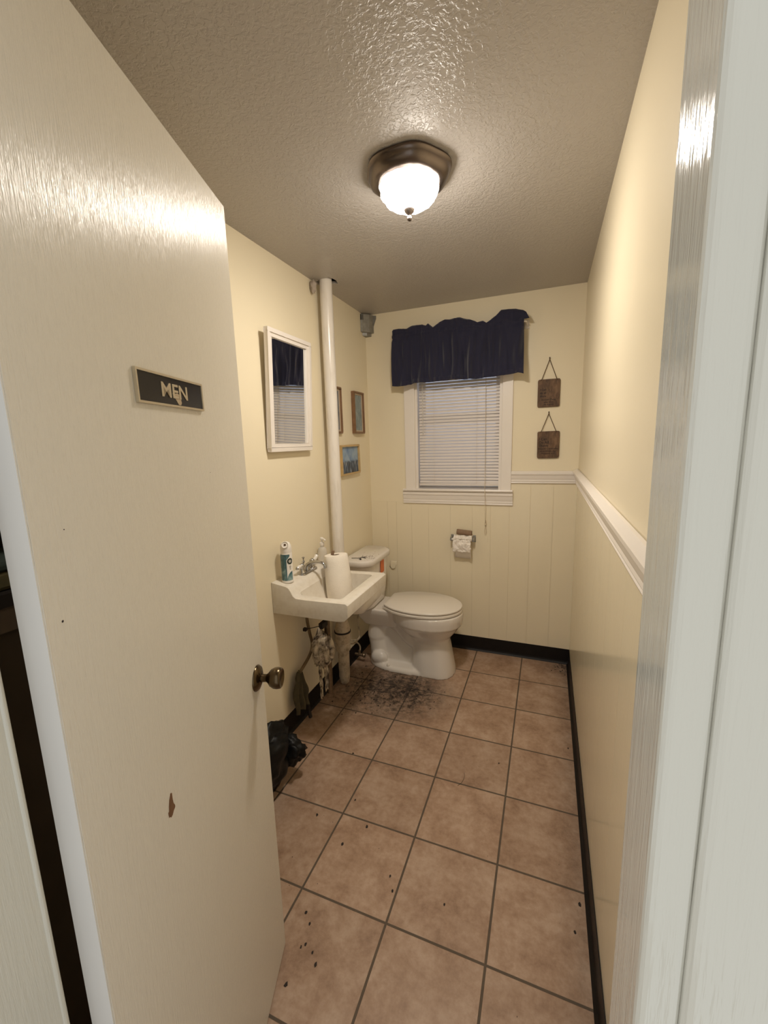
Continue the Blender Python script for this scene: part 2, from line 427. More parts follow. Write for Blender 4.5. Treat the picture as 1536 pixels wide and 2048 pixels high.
# cove baseboards
def cove(axis, a, b, side):
    prof = [(0, .106), (.003, .106), (.0035, .02), (.006, .010), (.016, .001), (.016, 0), (0, 0)]
    bm = B()
    if axis == 'x': prism(bm, [(-p[0] - .003, p[1]) for p in prof], 'x', a, b)
    else: prism(bm, [((p[0] if side == 'l' else W - .003 - p[0]), p[1]) for p in prof], 'y', a, b)
    return bm
struct('baseboard_back', cove('x', 0.005, W - .004, 'b'), 'baseboard', 'black vinyl cove base under the window wall', 'baseboard')
struct('baseboard_left', cove('y', YF, -.004, 'l'), 'baseboard', 'black vinyl cove base along the sink wall', 'baseboard')
struct('baseboard_right', cove('y', YF, -.004, 'r'), 'baseboard', 'black vinyl cove base along the right wall', 'baseboard')

# chair rails
def railprof(z0, z1, d):
    h_ = z1 - z0
    return [(0, z0), (d * .42, z0), (d * .5, z0 + h_ * .06), (d * .42, z0 + h_ * .11), (d * .55, z0 + h_ * .2), (d * .48, z0 + h_ * .30), (d * .62, z0 + h_ * .42),
            (d * .8, z0 + h_ * .66), (d, z0 + h_ * .74), (d, z0 + h_ * .86), (d * .86, z0 + h_ * .88), (d * .3, z1), (0, z1)]
bm = prism(B(), [(-.003 - p[0], p[1]) for p in railprof(1.245, 1.326, .022)], 'x', 1.032, W - .004)
struct('trim_7', bm, 'trim', 'white chair rail beside the window', 'chair rail')
bm = prism(B(), [(W - .003 - p[0], p[1]) for p in railprof(1.250, 1.338, .030)], 'y', YF + .01, -.004)
struct('trim_8', bm, 'trim', 'white chair rail along the right wall', 'chair rail')

# window: casing, stool, apron, frame, sash, pane
win = thing('window_1', 'white trimmed sash window behind the blind', 'window', (.66, 0, 1.2)); win['kind'] = 'structure'
bm = B()
for a, b in ((.288, WX0), (WX1, 1.031)): bx(bm, a, b, -.014, 0.001, 1.195, 2.27)
bx(bm, .288, 1.031, -.014, .001, WZ1, 2.27)
obj('casing', bm, 'trim', win, bevel=.003)
bm = prism(B(), [(.004, 1.185), (-.030, 1.185), (-.034, 1.192), (-.030, 1.2), (.055, 1.204), (.055, 1.185)], 'x', WX0 + .001, WX1 - .001)
prism(bm, [(-.001, 1.184), (-.030, 1.184), (-.034, 1.192), (-.030, 1.1995), (-.001, 1.1995)], 'x', .270, 1.044)
obj('stool', bm, 'trim', win)
bm = prism(B(), [(-.003 - p[0], p[1]) for p in railprof(1.092, 1.184, .022)], 'x', .267, 1.045)
obj('apron', bm, 'trim', win)
bm = B()
for a, b in ((WX0, WX0 + .018), (WX1 - .018, WX1)): bx(bm, a, b, .002, .119, WZ0, WZ1)
bx(bm, WX0, WX1, .002, .119, WZ1 - .018, WZ1); bx(bm, WX0, WX1, .056, .119, WZ0, WZ0 + .012)
obj('window_frame', bm, 'trim', win)
bm = B()
for z0, z1 in ((1.215, 1.70), (1.68, 2.18)):
    yy = .085 if z0 < 1.5 else .10
    bx(bm, WX0 + .018, WX0 + .052, yy, yy + .014, z0, z1); bx(bm, WX1 - .052, WX1 - .018, yy, yy + .014, z0, z1)
    bx(bm, WX0 + .018, WX1 - .018, yy, yy + .014, z0, z0 + .04); bx(bm, WX0 + .018, WX1 - .018, yy, yy + .014, z1 - .03, z1)
obj('sash', bm, 'trim', win, bevel=.002)
obj('pane', bx(B(), WX0 + .05, WX1 - .05, .0905, .0925, 1.25, 1.675), 'glass', win)
obj('pane', bx(B(), WX0 + .05, WX1 - .05, .1055, .1075, 1.715, 2.155), 'glass', win)

# ------------------------------------------------------------------ door
A_D = math.radians(109.2); DW = .630
d_ = V(math.cos(A_D), math.sin(A_D), 0)
hin = V(.543, -2.055, 0) - d_ * DW
door = thing('door_1', 'cream door standing open on the left', 'door', (hin.x, hin.y, .0), (0, 0, A_D)); door['kind'] = 'structure'
def loc(name, bm, m, par, **kw): return obj(name, bm, m, par, world=False, **kw)
# leaf: visible face at local y=0, body toward +y
bm = bx(B(), 0.0005, DW, 0, .030, .010, 2.085)
leaf = loc('door_leaf', bm, 'door', door, bevel=.0012)
bm = bx(B(), -.0012, .0004, .0005, .0295, .011, 2.084)
loc('door_edge', bm, 'door_edge', door)['label'] = 'white unpainted hinge edge'
KX, KZ = DW - .048, .937
def ky(bm): return bm
rose = loc('knob_rose', lathe(B(), [(.034, 0), (.034, .002), (.030, .007), (.020, .011), (.015, .013)], (KX, 0, KZ), (0, -1, 0), 40), 'knob', door, smooth=True)
kn = loc('door_knob', lathe(B(), [(.011, .010), (.010, .026), (.013, .031), (.022, .038), (.0265, .047), (.0275, .055), (.0265, .064), (.0235, .067), (.021, .064), (.006, .061)], (KX, 0, KZ), (0, -1, 0), 40), 'knob', door, smooth=True)
rose2 = loc('knob_rose', lathe(B(), [(.034, 0), (.034, .002), (.030, .007), (.015, .013)], (KX, .030, KZ), (0, 1, 0), 32), 'knob', door, smooth=True)
kn2 = loc('door_knob', lathe(B(), [(.011, .010), (.010, .026), (.022, .038), (.0275, .055), (.0235, .067), (.006, .065)], (KX, .030, KZ), (0, 1, 0), 32), 'knob', door, smooth=True)
loc('latch_plate', bx(B(), DW - .0005, DW + .001, .004, .026, KZ - .028, KZ + .028), 'knob', door)
# torn paint patch
cx_, cz_ = DW - .462, .96
pp = [(.004, .0205), (.0075, .018), (.0075, .006), (.0085, -.002), (.012, -.0095), (.0115, -.0125), (.007, -.0145), (.002, -.019), (-.002, -.0195), (-.003, -.0165), (-.0065, -.0155), (-.0075, -.010), (-.0075, -.0055), (-.005, -.005), (-.004, .003), (-.001, .0125)]
loc('paint_chip', prism(B(), [(cx_ + p[0], cz_ + p[1]) for p in pp], 'y', -.0006, .002), 'bare_wood', door)['label'] = 'brown wood showing where paint chipped off'
bm = B()
for a_, z_, r_ in ((DW - .607, 1.349, .0016), (DW - .585, 1.452, .0008), (DW - .2, 1.49, .0007)):
    lathe(bm, [(r_, 0), (r_ * .5, .0006)], (a_, 0, z_), (0, -1, 0), 8)
loc('speck', bm, 'dark', door)
# MEN sign hung on the door
sg = thing('restroom_sign', 'black MEN sign with pale brass border on the open door', 'sign', tuple(hin + d_ * (DW - .315) + V(0, 0, 1.637)), (0, 0, A_D))
sw, sh = .2095, .0515
tilt = Matrix.Rotation(math.radians(-.4), 4, 'Y')
loc('sign_plate', xf(bx(B(), -sw / 2 + .0037, sw / 2 - .0037, -.0035, -.0002, -sh / 2 + .0037, sh / 2 - .0037), tilt), 'sign_black', sg)
bm = B()
fw = .0036
bx(bm, -sw / 2, sw / 2, -.0052, -.0003, sh / 2 - fw, sh / 2); bx(bm, -sw / 2, sw / 2, -.0052, -.0003, -sh / 2, -sh / 2 + fw)
bx(bm, -sw / 2, -sw / 2 + fw, -.0052, -.0003, -sh / 2 + fw, sh / 2 - fw); bx(bm, sw / 2 - fw, sw / 2, -.0052, -.0003, -sh / 2 + fw, sh / 2 - fw)
loc('sign_border', xf(bm, tilt), 'sign_gold', sg)
bm = text_bm('MEN', .034, .0005, bold=.015)
x_ = [v.co.x for v in bm.verts]; y_ = [v.co.y for v in bm.verts]
xf(bm, Matrix.Translation((-(max(x_) + min(x_)) / 2, -(max(y_) + min(y_)) / 2, 0)))
xf(bm, Matrix.Diagonal((.083 / (max(x_) - min(x_)), .0235 / (max(y_) - min(y_)), 1, 1)))
xf(bm, Matrix.Translation((.003, -.0041, .001)) @ Matrix.Rotation(PI / 2, 4, 'X'))
# embolden slightly with a solidify along the surface is unnecessary; keep the plain letters
loc('lettering', xf(bm, tilt), 'sign_gold', sg)
pp = [(-.010, .0005), (-.004, -.003), (.004, -.002), (.012, -.004), (.016, -.008), (.015, -.013), (.0165, -.017), (.013, -.0215), (.006, -.0215), (.002, -.0175), (-.003, -.0125), (-.009, -.009), (-.012, -.004)]
loc('tape_residue', xf(prism(B(), [(p[0] + .006, p[1] + .0005) for p in pp], 'y', -.0040, -.0036), tilt), 'residue', sg)

# ------------------------------------------------------------------ ceiling lamp
LX, LY = .787, -1.412
lamp = thing('ceiling_lamp', 'lit flush ceiling lamp with scalloped bronze pan and fluted glass bowl', 'lamp', (LX, LY, H))
scal = lambda a, h: 1 + .024 * math.cos(6 * a + .4)
pan = [(.134, 0), (.142, -.003), (.143, -.008), (.137, -.012), (.136, -.020), (.130, -.033), (.117, -.043), (.106, -.047), (.100, -.046), (.098, -.040)]
obj('lamp_pan', lathe(B(), pan, (LX, LY, H), seg=96, mod=scal, cap0=False, cap1=False), 'bronze', lamp, smooth=True, angle=50)
flute = lambda a, h: 1 + .028 * math.cos(12 * (a + h * 9))
bowl = [(.095, -.040), (.099, -.046), (.100, -.055), (.097, -.068), (.089, -.083), (.076, -.097), (.058, -.108), (.036, -.115), (.012, -.118)]
bm = lathe(B(), bowl, (LX, LY, H), seg=96, mod=flute, cap0=False, cap1=True)
obj('glass_bowl', bm, 'glow', lamp, smooth=True, angle=0)
obj('finial', lathe(B(), [(.004, -.112), (.017, -.1165), (.0185, -.120), (.016, -.127), (.008, -.134), (.0055, -.138), (.0055, -.140), (.0075, -.143), (.0085, -.148), (.0065, -.153), (.001, -.156)], (LX, LY, H), seg=24), 'bronze', lamp, smooth=True)
obj('cobweb', tube(B(), [(LX - .078, LY - .098, H - .030), (LX - .012, LY - .108, H - .062)], .0004, 5), 'cord', lamp)

# ------------------------------------------------------------------ valance
val = thing('valance', 'navy gathered valance on a white rod over the window', 'curtain', (.66, -.07, 2.25))
top_o = [(.236, 2.288), (.244, 2.297), (.287, 2.300), (.341, 2.293), (.377, 2.309), (.45, 2.306), (.471, 2.297), (.484, 2.311), (.518, 2.284), (.599, 2.319), (.632, 2.315), (.698, 2.320), (.762, 2.300), (.81, 2.273), (.841, 2.280), (.863, 2.266), (.918, 2.298), (.954, 2.330), (1.037, 2.328), (1.081, 2.314), (1.1, 2.300), (1.12, 2.262)]
bot_o = [(.228, 1.929), (.305, 1.924), (.388, 1.940), (.529, 1.936), (.631, 1.941), (.796, 1.934), (.954, 1.940), (1.061, 1.949), (1.094, 1.938)]
def interp(tab, x):
    if x <= tab[0][0]: return tab[0][1]
    for (a, va), (b, vb) in zip(tab, tab[1:]):
        if x <= b: return va + (vb - va) * (x - a) / (b - a)
    return tab[-1][1]
NX, rowsT = 260, [0, .25, .5, .75, 1]
def fold(x, k):
    # several fold widths; gathers are tight at the rod, looser lower down
    w = mnoise.noise(V(x * 9, k * .6, 1.3)) * .026 + mnoise.noise(V(x * 23, k * .7, 4.1)) * .034 + mnoise.noise(V(x * 48, k * .5, 8.1)) * .014
    return w
bm = B(); grid = []
for i in range(NX + 1):
    s_ = i / NX
    xt = .236 + (1.088 - .236) * s_; xb = .228 + (1.094 - .228) * s_
    xr = .236 + (1.120 - .236) * (s_ if s_ < .95 else .95 + (s_ - .95) * 1.0) if s_ < .95 else 1.088 - (1 - s_) / .05 * .0 + 0
    col_ = []
    zt = interp(top_o, xt if s_ < .93 else xt + (s_ - .93) / .07 * .032)
    xtop = xt if s_ < .93 else xt + (s_ - .93) / .07 * .032
    zb = interp(bot_o, xb)
    zr1, zr0 = 2.262, 2.236
    g1 = mnoise.noise(V(xt * 34, .5, 0)) * .009 + mnoise.noise(V(xt * 75, .1, 0)) * .004
    for k in range(5):          # ruffle
        q = k / 4
        zz = zt + (zr1 - zt) * q
        yy = -.072 + (mnoise.noise(V(xt * 13, q * .7, 7)) * .026) * (1 - q) + g1 * (.6 + .4 * q)
        col_.append((xtop + (xt - xtop) * q + mnoise.noise(V(xt * 30, 2, q)) * .003, yy, zz))
    for k in range(1, 4):        # rod pocket
        q = k / 3; zz = zr1 + (zr0 - zr1) * q
        col_.append((xt, -.070 - .011 * math.sin(PI * q) + g1, zz))
    for k in range(1, 15):       # skirt
        q = k / 14
        zz = zr0 + (zb - zr0) * q
        x = xt + (xb - xt) * q
        amp = .35 + .65 * min(1, q * 2.2)
        yy = -.070 + g1 * max(0, 1 - q * 3) + fold(x, q * 2) * amp - .004 * q
        col_.append((x, yy, zz))
    grid.append(col_)
loft(bm, grid, False, False, closed=False)
cl = obj('valance_cloth', bm, 'navy', val, smooth=True, angle=0)
so = cl.modifiers.new('thick', 'SOLIDIFY'); so.thickness = .002; so.offset = 0
obj('hem', loft(B(), [[(c_[-1][0], c_[-1][1] - .0022, c_[-1][2] + .028), (c_[-1][0], c_[-1][1] - .0032, c_[-1][2] + .027), (c_[-1][0], c_[-1][1] - .0028, c_[-1][2] + .001)] for c_ in grid], False, False, closed=False), 'navy', val, smooth=True, angle=0)
bm = B(); tube(bm, spline([(.246, .027, 2.25), (.246, -.045, 2.25), (.256, -.062, 2.25), (.30, -.064, 2.25)], 6) + [Vector((1.03, -.064, 2.25))] + spline([(1.075, -.064, 2.25), (1.092, -.058, 2.25), (1.1, -.04, 2.25), (1.1, .027, 2.25)], 6), .005, 8)
bx(bm, 1.088, 1.115, .022, .029, 2.225, 2.275); bx(bm, .234, .258, .022, .029, 2.225, 2.275)
obj('curtain_rod', bm, 'trim', val, smooth=True)
val.location += V(.006, -.030, -.006)

# ------------------------------------------------------------------ mini blind
bl = thing('mini_blind', 'white closed mini blind hanging in the window', 'blind', (.67, .025, 2.16))
SX0, SX1, YB = .388, .958, .022
prof = [(-.0115, -.0030), (-.006, .0000), (0, .0010), (.006, .0000), (.0115, -.0030)]
def slat_bm(z):
    bm = B(); a = math.radians(62)
    r = []
    for x in (SX0, SX1):
        ring = []
        for u_, h_ in prof: ring.append((x, YB + u_ * math.cos(a) - h_ * math.sin(a), z + u_ * math.sin(a) + h_ * math.cos(a)))
        for u_, h_ in reversed(prof): h2_ = h_ + .0006; ring.append((x, YB + u_ * math.cos(a) - h2_ * math.sin(a), z + u_ * math.sin(a) + h2_ * math.cos(a)))
        r.append(ring)
    return loft(bm, r)
sl0 = obj('slat', slat_bm(1.252), 'blind', bl, smooth=True, angle=50)
z = 1.252 + .0214
while z < 2.13:
    s_ = sl0.copy(); COL.objects.link(s_); s_.parent = bl; s_.location.z = z - 1.252
    s_.rotation_euler.y = math.radians(-.12 * max(0, (z - 1.4)) + random.uniform(-.06, .06)) * .4
    z += .0214
obj('headrail', bx(B(), SX0 - .004, SX1 + .004, YB - .014, YB + .014, 2.142, 2.17), 'blind', bl, bevel=.002)
bm = xf(bx(B(), SX0 - .002, SX1 - .002, -.011, .011, -.009, .009), Matrix.Translation((0, YB - .003, 1.2275)) @ Matrix.Rotation(math.radians(-.25), 4, 'Y'))
obj('bottom_rail', bm, 'blind', bl, bevel=.003)
for x in (.497, .798):
    bm = tube(B(), [(x, YB - .0135, 1.235), (x, YB - .0135, 2.145)], .0007, 6); tube(bm, [(x, YB + .0135, 1.235), (x, YB + .0135, 2.145)], .0007, 6)
    obj('ladder_cord', bm, 'cord', bl)
pts = spline([(.856, YB - .018, 2.15), (.857, YB - .02, 1.8), (.858, YB - .022, 1.4), (.860, -.020, 1.22), (.864, -.042, 1.19), (.866, -.040, 1.1), (.866, -.030, 1.0), (.868, -.012, .965)], 5)
bm = tube(B(), pts, .0016, 6)
for k in range(2):
    cz = .985 - k * .05
    tube(bm, [(.867 + .006 * math.sin(2 * PI * i / 12) * (1 if k else .7), -.013, cz - .026 + .026 * math.cos(2 * PI * i / 12)) for i in range(13)], .0015, 5)
lathe(bm, [(.001, .006), (.005, .003), (.0055, -.003), (.001, -.006)], (.866, -.014, .951), seg=10)
obj('pull_cord', bm, 'cord_old', bl, smooth=True)
obj('tilt_wand', tube(B(), [(.417, YB - .019, 2.15), (.420, YB - .021, 1.60), (.421, YB - .021, 1.59)], [.0026, .0026, .0034], 8), 'clear', bl, smooth=True)

# ------------------------------------------------------------------ plaques
def plaque(tag_lbl, cx, cz, nail, lines, seed):
    p = thing('wooden_plaque', tag_lbl, 'plaque', (cx, -.003, cz), group='hanging plaques beside the window')
    random.seed(seed)
    o_ = rrect(cx - .066, cx + .066, cz - .086, cz + .086, .011, 4)
    o_ = [(x + random.uniform(-.0012, .0012), z + random.uniform(-.0012, .0012)) for x, z in o_]
    obj('plaque_board', prism(B(), o_, 'y', -.013, -.003), 'plaque', p, bevel=.002)
    bm = B()
    for y0, h_, txt, x0 in lines:
        tb = text_bm(txt, h_, .0003, 'LEFT' if x0 < 0 else 'CENTER', .02)
        xf(tb, Matrix.Translation((cx + x0, -.0132, cz + y0)) @ Matrix.Rotation(PI / 2, 4, 'X'))
        me = bpy.data.meshes.new('t'); tb.to_mesh(me); tb.free(); bm.from_mesh(me); bpy.data.meshes.remove(me)
    obj('lettering', bm, 'ink', p)
    bm = B(); nx, nz = nail
    L_, R_ = (cx - .048, cz + .076), (cx + .046, cz + .076)
    tube(bm, spline([(L_[0], -.006, L_[1]), (L_[0], -.0145, L_[1] + .004), (L_[0] + .006, -.012, L_[1] + .014), (nx - .002, -.007, nz - .012), (nx, -.008, nz - .002), (nx + .002, -.007, nz - .012), (R_[0] - .004, -.012, R_[1] + .014), (R_[0], -.0145, R_[1] + .004), (R_[0], -.006, R_[1])], 5), .0021, 7)
    obj('hanging_cord', bm, 'twine', p, smooth=True)
    bm = B(); tube(bm, [(nx, .000, nz), (nx, -.014, nz + .003)], .0018, 7)
    lathe(bm, [(.0035, 0), (.0035, .0015)], (nx, -.0125, nz + .0027), (0, -1, .2), 10)
    obj('nail', bm, 'dark', p)
plaque('brown wooden plaque hanging by twine, upper of the two beside the window', 1.248, 1.817, (1.247, 2.028),
       [(.022, .017, 'I Can', -.052), (.002, .017, 'do all', -.052), (-.018, .016, 'things', -.052), (-.040, .014, 'through Christ', 0), (-.055, .014, 'who gives', 0), (-.069, .012, 'me strength', 0)], 3)
plaque('brown wooden plaque hanging by twine, lower one just above the chair rail', 1.255, 1.495, (1.253, 1.698),
       [(.036, .022, 'I Can', -.056), (.014, .022, 'Do All', -.056), (-.006, .021, 'Things', -.056), (-.025, .015, 'through Christ who', 0), (-.040, .015, 'strengthens me', 0), (-.055, .013, 'Philippians 4:13', 0)], 5)

# ------------------------------------------------------------------ mirror and pictures on the sink wall
mi = thing('wall_mirror', 'white framed mirror leaning out from the wall above the sink', 'mirror', (.012, -1.061, 1.51))
lean = math.atan2(.026, .565)
Mm = Matrix.Translation((.012, 0, 1.51)) @ Matrix.Rotation(lean, 4, 'Y')
def mframe(bm, y0, y1, z0, z1, w, x0, x1):
    bx(bm, x0, x1, y0, y1, z0, z0 + w); bx(bm, x0, x1, y0, y1, z1 - w, z1)
    bx(bm, x0, x1, y0, y0 + w, z0 + w, z1 - w); bx(bm, x0, x1, y1 - w, y1, z0 + w, z1 - w); return bm
my0, my1, mz1 = -1.248, -.875, .567
bm = mframe(B(), my0, my1, 0, mz1, .020, -.004, .020); mframe(bm, my0 + .016, my1 - .016, .016, mz1 - .016, .022, -.002, .014)
obj('mirror_frame', xf(bm, Mm), 'trim', mi, bevel=.0025)
obj('mirror_glass', xf(bx(B(), .000, .004, my0 + .03, my1 - .03, .03, mz1 - .03), Mm), 'mirror', mi)
def picture(label, y0, y1, z0, z1, fw, fm, am, depth=.020, matw=0, rot=0, x0=.001):
    cy, cz = (y0 + y1) / 2, (z0 + z1) / 2
    p = thing('framed_picture', label, 'picture', (x0, cy, cz), (math.radians(rot), 0, 0))
    hy, hz = (y1 - y0) / 2, (z1 - z0) / 2
    obj('picture_frame', mframe(B(), -hy, hy, -hz, hz, fw, 0, depth), fm, p, bevel=.002, world=False)
    if matw: obj('mat_border', mframe(B(), -hy + fw, hy - fw, -hz + fw, hz - fw, matw, .001, depth * .6), 'mat_tan', p, world=False)
    k = fw + matw
    obj('print', bx(B(), .002, depth * .45, -hy + k, hy - k, -hz + k, hz - k), am, p, world=False)
    return p
picture('narrow wood framed dark print half hidden behind the white pipe', -.622, -.466, 1.605, 1.893, .012, 'frame_wood', 'art_slate', matw=.012)
picture('narrow wood framed grey-green print nearest the window corner', -.288, -.130, 1.607, 1.890, .011, 'frame_wood', 'art_teal', depth=.026, matw=.011)
picture('gold edged painting of figures under a blue sky, below the narrow prints', -.502, -.226, 1.333, 1.532, .012, 'frame_gold', 'art_sea', depth=.022, rot=.8)

# ------------------------------------------------------------------ white vent pipe
PX, PY = .066, -.692
vp = thing('vent_pipe', 'tall white painted pipe running floor to ceiling by the sink', 'pipe', (PX, PY, 0))
obj('upper_pipe', lathe(B(), [(.035, .60), (.035, 2.50)], (PX, PY, 0), seg=32), 'pipe', vp, smooth=True)
obj('lower_pipe', lathe(B(), [(.028, .002), (.036, .045), (.037, .30), (.036, .60)], (PX, PY, 0), seg=32), 'pipe_dirty', vp, smooth=True)
obj('coupling', lathe(B(), [(.037, .225), (.047, .230), (.048, .275), (.046, .282), (.050, .290), (.050, .345), (.047, .375), (.042, .40), (.036, .43)], (PX, PY, 0), seg=32), 'pipe_dirty', vp, smooth=True)
obj('hose_clamp', lathe(B(), [(.0485, .350), (.0525, .350), (.0525, .360), (.0485, .360)], (PX, PY, 0), seg=32), 'dark', vp)
bm = blobmesh(B(), (.020, -.752, 2.398), (.017, .016, .034), .45, 3, 20, 14, 3)
tag(origin(obj('torn_plaster', bm, 'wad', smooth=True, angle=0), (.02, -.752, 2.36)), 'crumpled torn plaster at the ceiling hole beside the white pipe', 'plaster')
# grey metal corner piece
gp = thing('metal_corner_box', 'grey galvanised metal piece in the far ceiling corner', 'bracket', (.03, -.03, 2.295))
obj('box_body', prism(B(), [(.001, -.088), (.014, -.084), (.052, -.046), (.066, -.001), (.001, -.001)], 'z', 2.312, 2.432), 'galv', gp, bevel=.002)
obj('lower_lip', prism(B(), [(.002, -.060), (.03, -.046), (.046, -.002), (.002, -.002)], 'z', 2.292, 2.312), 'galv', gp)
obj('dark_notch', prism(B(), [(.004, -.0885), (.020, -.080), (.020, -.0795), (.004, -.087)], 'z', 2.392, 2.428), 'void', gp)
obj('bracket_flange', prism(B(), [(.066, 2.36), (.086, 2.41), (.086, 2.428), (.060, 2.432)], 'y', -.006, -.001), 'galv', gp)

# ------------------------------------------------------------------ sink
SK0, SK1 = -1.29, -.80
sink = thing('wall_sink', 'white wall hung sink holding a paper towel roll', 'sink', (0.02, (SK0 + SK1) / 2, .864))
side = [(.002, .872), (.088, .858), (.102, .850), (.112, .835), (.122, .815), (.138, .804), (.20, .803), (.406, .808), (.418, .800), (.416, .74), (.398, .722), (.36, .716), (.002, .714)]
bm = prism(B(), side, 'y', SK0, SK1)
shell = obj('sink_body', bm, 'sink', sink, world=False)
shell.parent = None
cut = B()
def rz(x0, x1, y0, y1, r, z): return [(p[0], p[1], z) for p in rrect(x0, x1, y0, y1, r, 5)]
loft(cut, [rz(.122, .362, SK0 + .05, SK1 - .045, .02, .90), rz(.124, .360, SK0 + .052, SK1 - .047, .022, .806), rz(.135, .350, SK0 + .10, SK1 - .055, .045, .75), rz(.16, .33, SK0 + .23, SK1 - .07, .05, .69), rz(.18, .31, SK0 + .27, SK1 - .10, .04, .664)])
# belly under the bowl so the basin has a floor
bel = B()
loft(bel, [rz(.10, .409, SK0 + .20, SK1 - .006, .04, .74), rz(.11, .405, SK0 + .21, SK1 - .012, .045, .69), rz(.14, .375, SK0 + .235, SK1 - .04, .05, .652)])
def temp(bm):
    bmesh.ops.recalc_face_normals(bm, faces=bm.faces)
    me = bpy.data.meshes.new('tmp'); bm.to_mesh(me); bm.free(); o = bpy.data.objects.new('tmp', me); COL.objects.link(o); return o
tb, tc = temp(bel), temp(cut)
for o_, op in ((tb, 'UNION'), (tc, 'DIFFERENCE')):
    md = shell.modifiers.new('b', 'BOOLEAN'); md.operation = op; md.object = o_; md.solver = 'EXACT'
bpy.context.view_layer.update()
nm = bpy.data.meshes.new_from_object(shell.evaluated_get(bpy.context.evaluated_depsgraph_get()))
shell.modifiers.clear(); shell.data = nm
for o_ in (tb, tc): bpy.data.objects.remove(o_)
shell.parent = sink
nm.transform(Matrix.Translation(-OFF[sink.name]))
bv = shell.modifiers.new('bevel', 'BEVEL'); bv.width = .006; bv.segments = 3; bv.limit_method = 'ANGLE'; bv.angle_limit = math.radians(40)
for p in nm.polygons: p.use_smooth = True
wn = shell.modifiers.new('split', 'EDGE_SPLIT'); wn.split_angle = math.radians(35)
obj('drain', lathe(B(), [(.022, .6605), (.022, .664), (.016, .664), (.014, .661)], (.245, -.965, 0), seg=24), 'chrome', sink, smooth=True)
# plumbing that belongs to the sink
bm = tube(B(), [(.12, -.975, .66), (.12, -.975, .40)], .017, 14); lathe(bm, [(.02, 0), (.024, .004), (.024, .02), (.02, .024)], (.12, -.975, .395), seg=16)
tube(bm, [(.12, -.975, .40), (.12, -.98, .115)], .0185, 14)
obj('drain_pipe', bm, 'pipe_dark', sink, smooth=True)
bm = bx(B(), .108, .132, -1.045, -.985, .535, .565); tube(bm, [(.12, -1.04, .552), (.055, -1.10, .548)], .0025, 6); bx(bm, .046, .064, -1.108, -1.09, .54, .556)
obj('popup_linkage', bm, 'dark', sink)
obj('supply_hose', tube(B(), spline([(.07, -1.085, .69), (.055, -1.075, .606), (.048, -1.045, .50), (.045, -1.022, .42), (.045, -1.06, .37), (.045, -1.165, .325)], 8), .0085, 10), 'hose', sink, smooth=True)

# faucet
FY = -1.045
fa = thing('sink_faucet', 'chrome faucet with two white lever handles on the sink ledge', 'faucet', (.058, FY, .862))
zl = lambda x: .872 - (x - .002) * .163
bm = loft(B(), [[(p[0], p[1], z_) for p in rrect(.032, .084, FY - .078, FY + .078, .025, 6)] for z_ in (.859, .8665)] + [[(p[0], p[1], .871) for p in rrect(.037, .079, FY - .073, FY + .073, .021, 6)]])
obj('base_plate', bm, 'chrome', fa, smooth=True, angle=50)
for s_ in (-1, 1):
    yy = FY + s_ * .051
    h_ = obj('valve_stem', lathe(B(), [(.021, .868), (.020, .874), (.014, .880), (.0125, .897), (.015, .903), (.014, .912), (.007, .919), (.003, .921)], (.058, yy, 0), seg=24), 'chrome', fa, smooth=True)
    tip = V(.064, yy + s_ * .052, .906 if s_ < 0 else .925)
    tube_pts = [V(.058, yy, .907), V(.059, yy + s_ * .014, .909)]
    lev = obj('lever_handle', tube(B(), [(.059, yy + s_ * .012, .909), (.060, yy + s_ * .03, .909), (.062, yy + s_ * .048, tip.z)], [.0075, .0095, .0105], 14), 'handle', fa, smooth=True)
    obj('lever_cap', lathe(B(), [(.0105, 0), (.008, .006), (.003, .009)], (.062, yy + s_ * .048, tip.z), (.05, s_, .0), 14), 'chrome', lev, smooth=True)
obj('spout', tube(B(), spline([(.058, FY, .870), (.060, FY, .892), (.075, FY, .905), (.11, FY, .916), (.145, FY, .917), (.165, FY, .905), (.170, FY, .888)], 6), [.016 - .0075 * min(1, i / 22) for i in range(37)], 14), 'chrome', fa, smooth=True)
obj('lift_knob', lathe(B(), [(.003, .87), (.003, .905), (.008, .912), (.0085, .916), (.003, .921), (.0035, .93), (.008, .936), (.008, .939), (.002, .941)], (.036, FY, 0), seg=16), 'chrome', fa, smooth=True)

# aerosol can
CX, CY, CZ = .058, -1.228, .8628
can = thing('air_freshener', 'white and teal aerosol air freshener on the sink ledge', 'aerosol can', (CX, CY, CZ))
obj('can_body', lathe(B(), [(.026, 0), (.0295, .002), (.0295, .012), (.0285, .015), (.0285, .150), (.027, .156)], (CX, CY, CZ), seg=40), 'can_white', can, smooth=True)
def wrap(bm, a0, a1, outline, r=.0289):
    """patch on the can: outline points are (angle fraction, height)"""
    vs = [bm.verts.new((CX + r * math.cos(a0 + (a1 - a0) * u_), CY + r * math.sin(a0 + (a1 - a0) * u_), CZ + h_)) for u_, h_ in outline]
    return vs
def band(a0, a1, lo, hi, r, n=24):
    bm = B()
    A = [bm.verts.new((CX + r * math.cos(a0 + (a1 - a0) * k / n), CY + r * math.sin(a0 + (a1 - a0) * k / n), CZ + lo(k / n))) for k in range(n + 1)]
    Bv = [bm.verts.new((CX + r * math.cos(a0 + (a1 - a0) * k / n), CY + r * math.sin(a0 + (a1 - a0) * k / n), CZ + hi(k / n))) for k in range(n + 1)]
    for k in range(n):
        if hi(k / n) - lo(k / n) > 1e-4 or hi((k + 1) / n) - lo((k + 1) / n) > 1e-4: bm.faces.new((A[k], A[k + 1], Bv[k + 1], Bv[k]))
    return bm
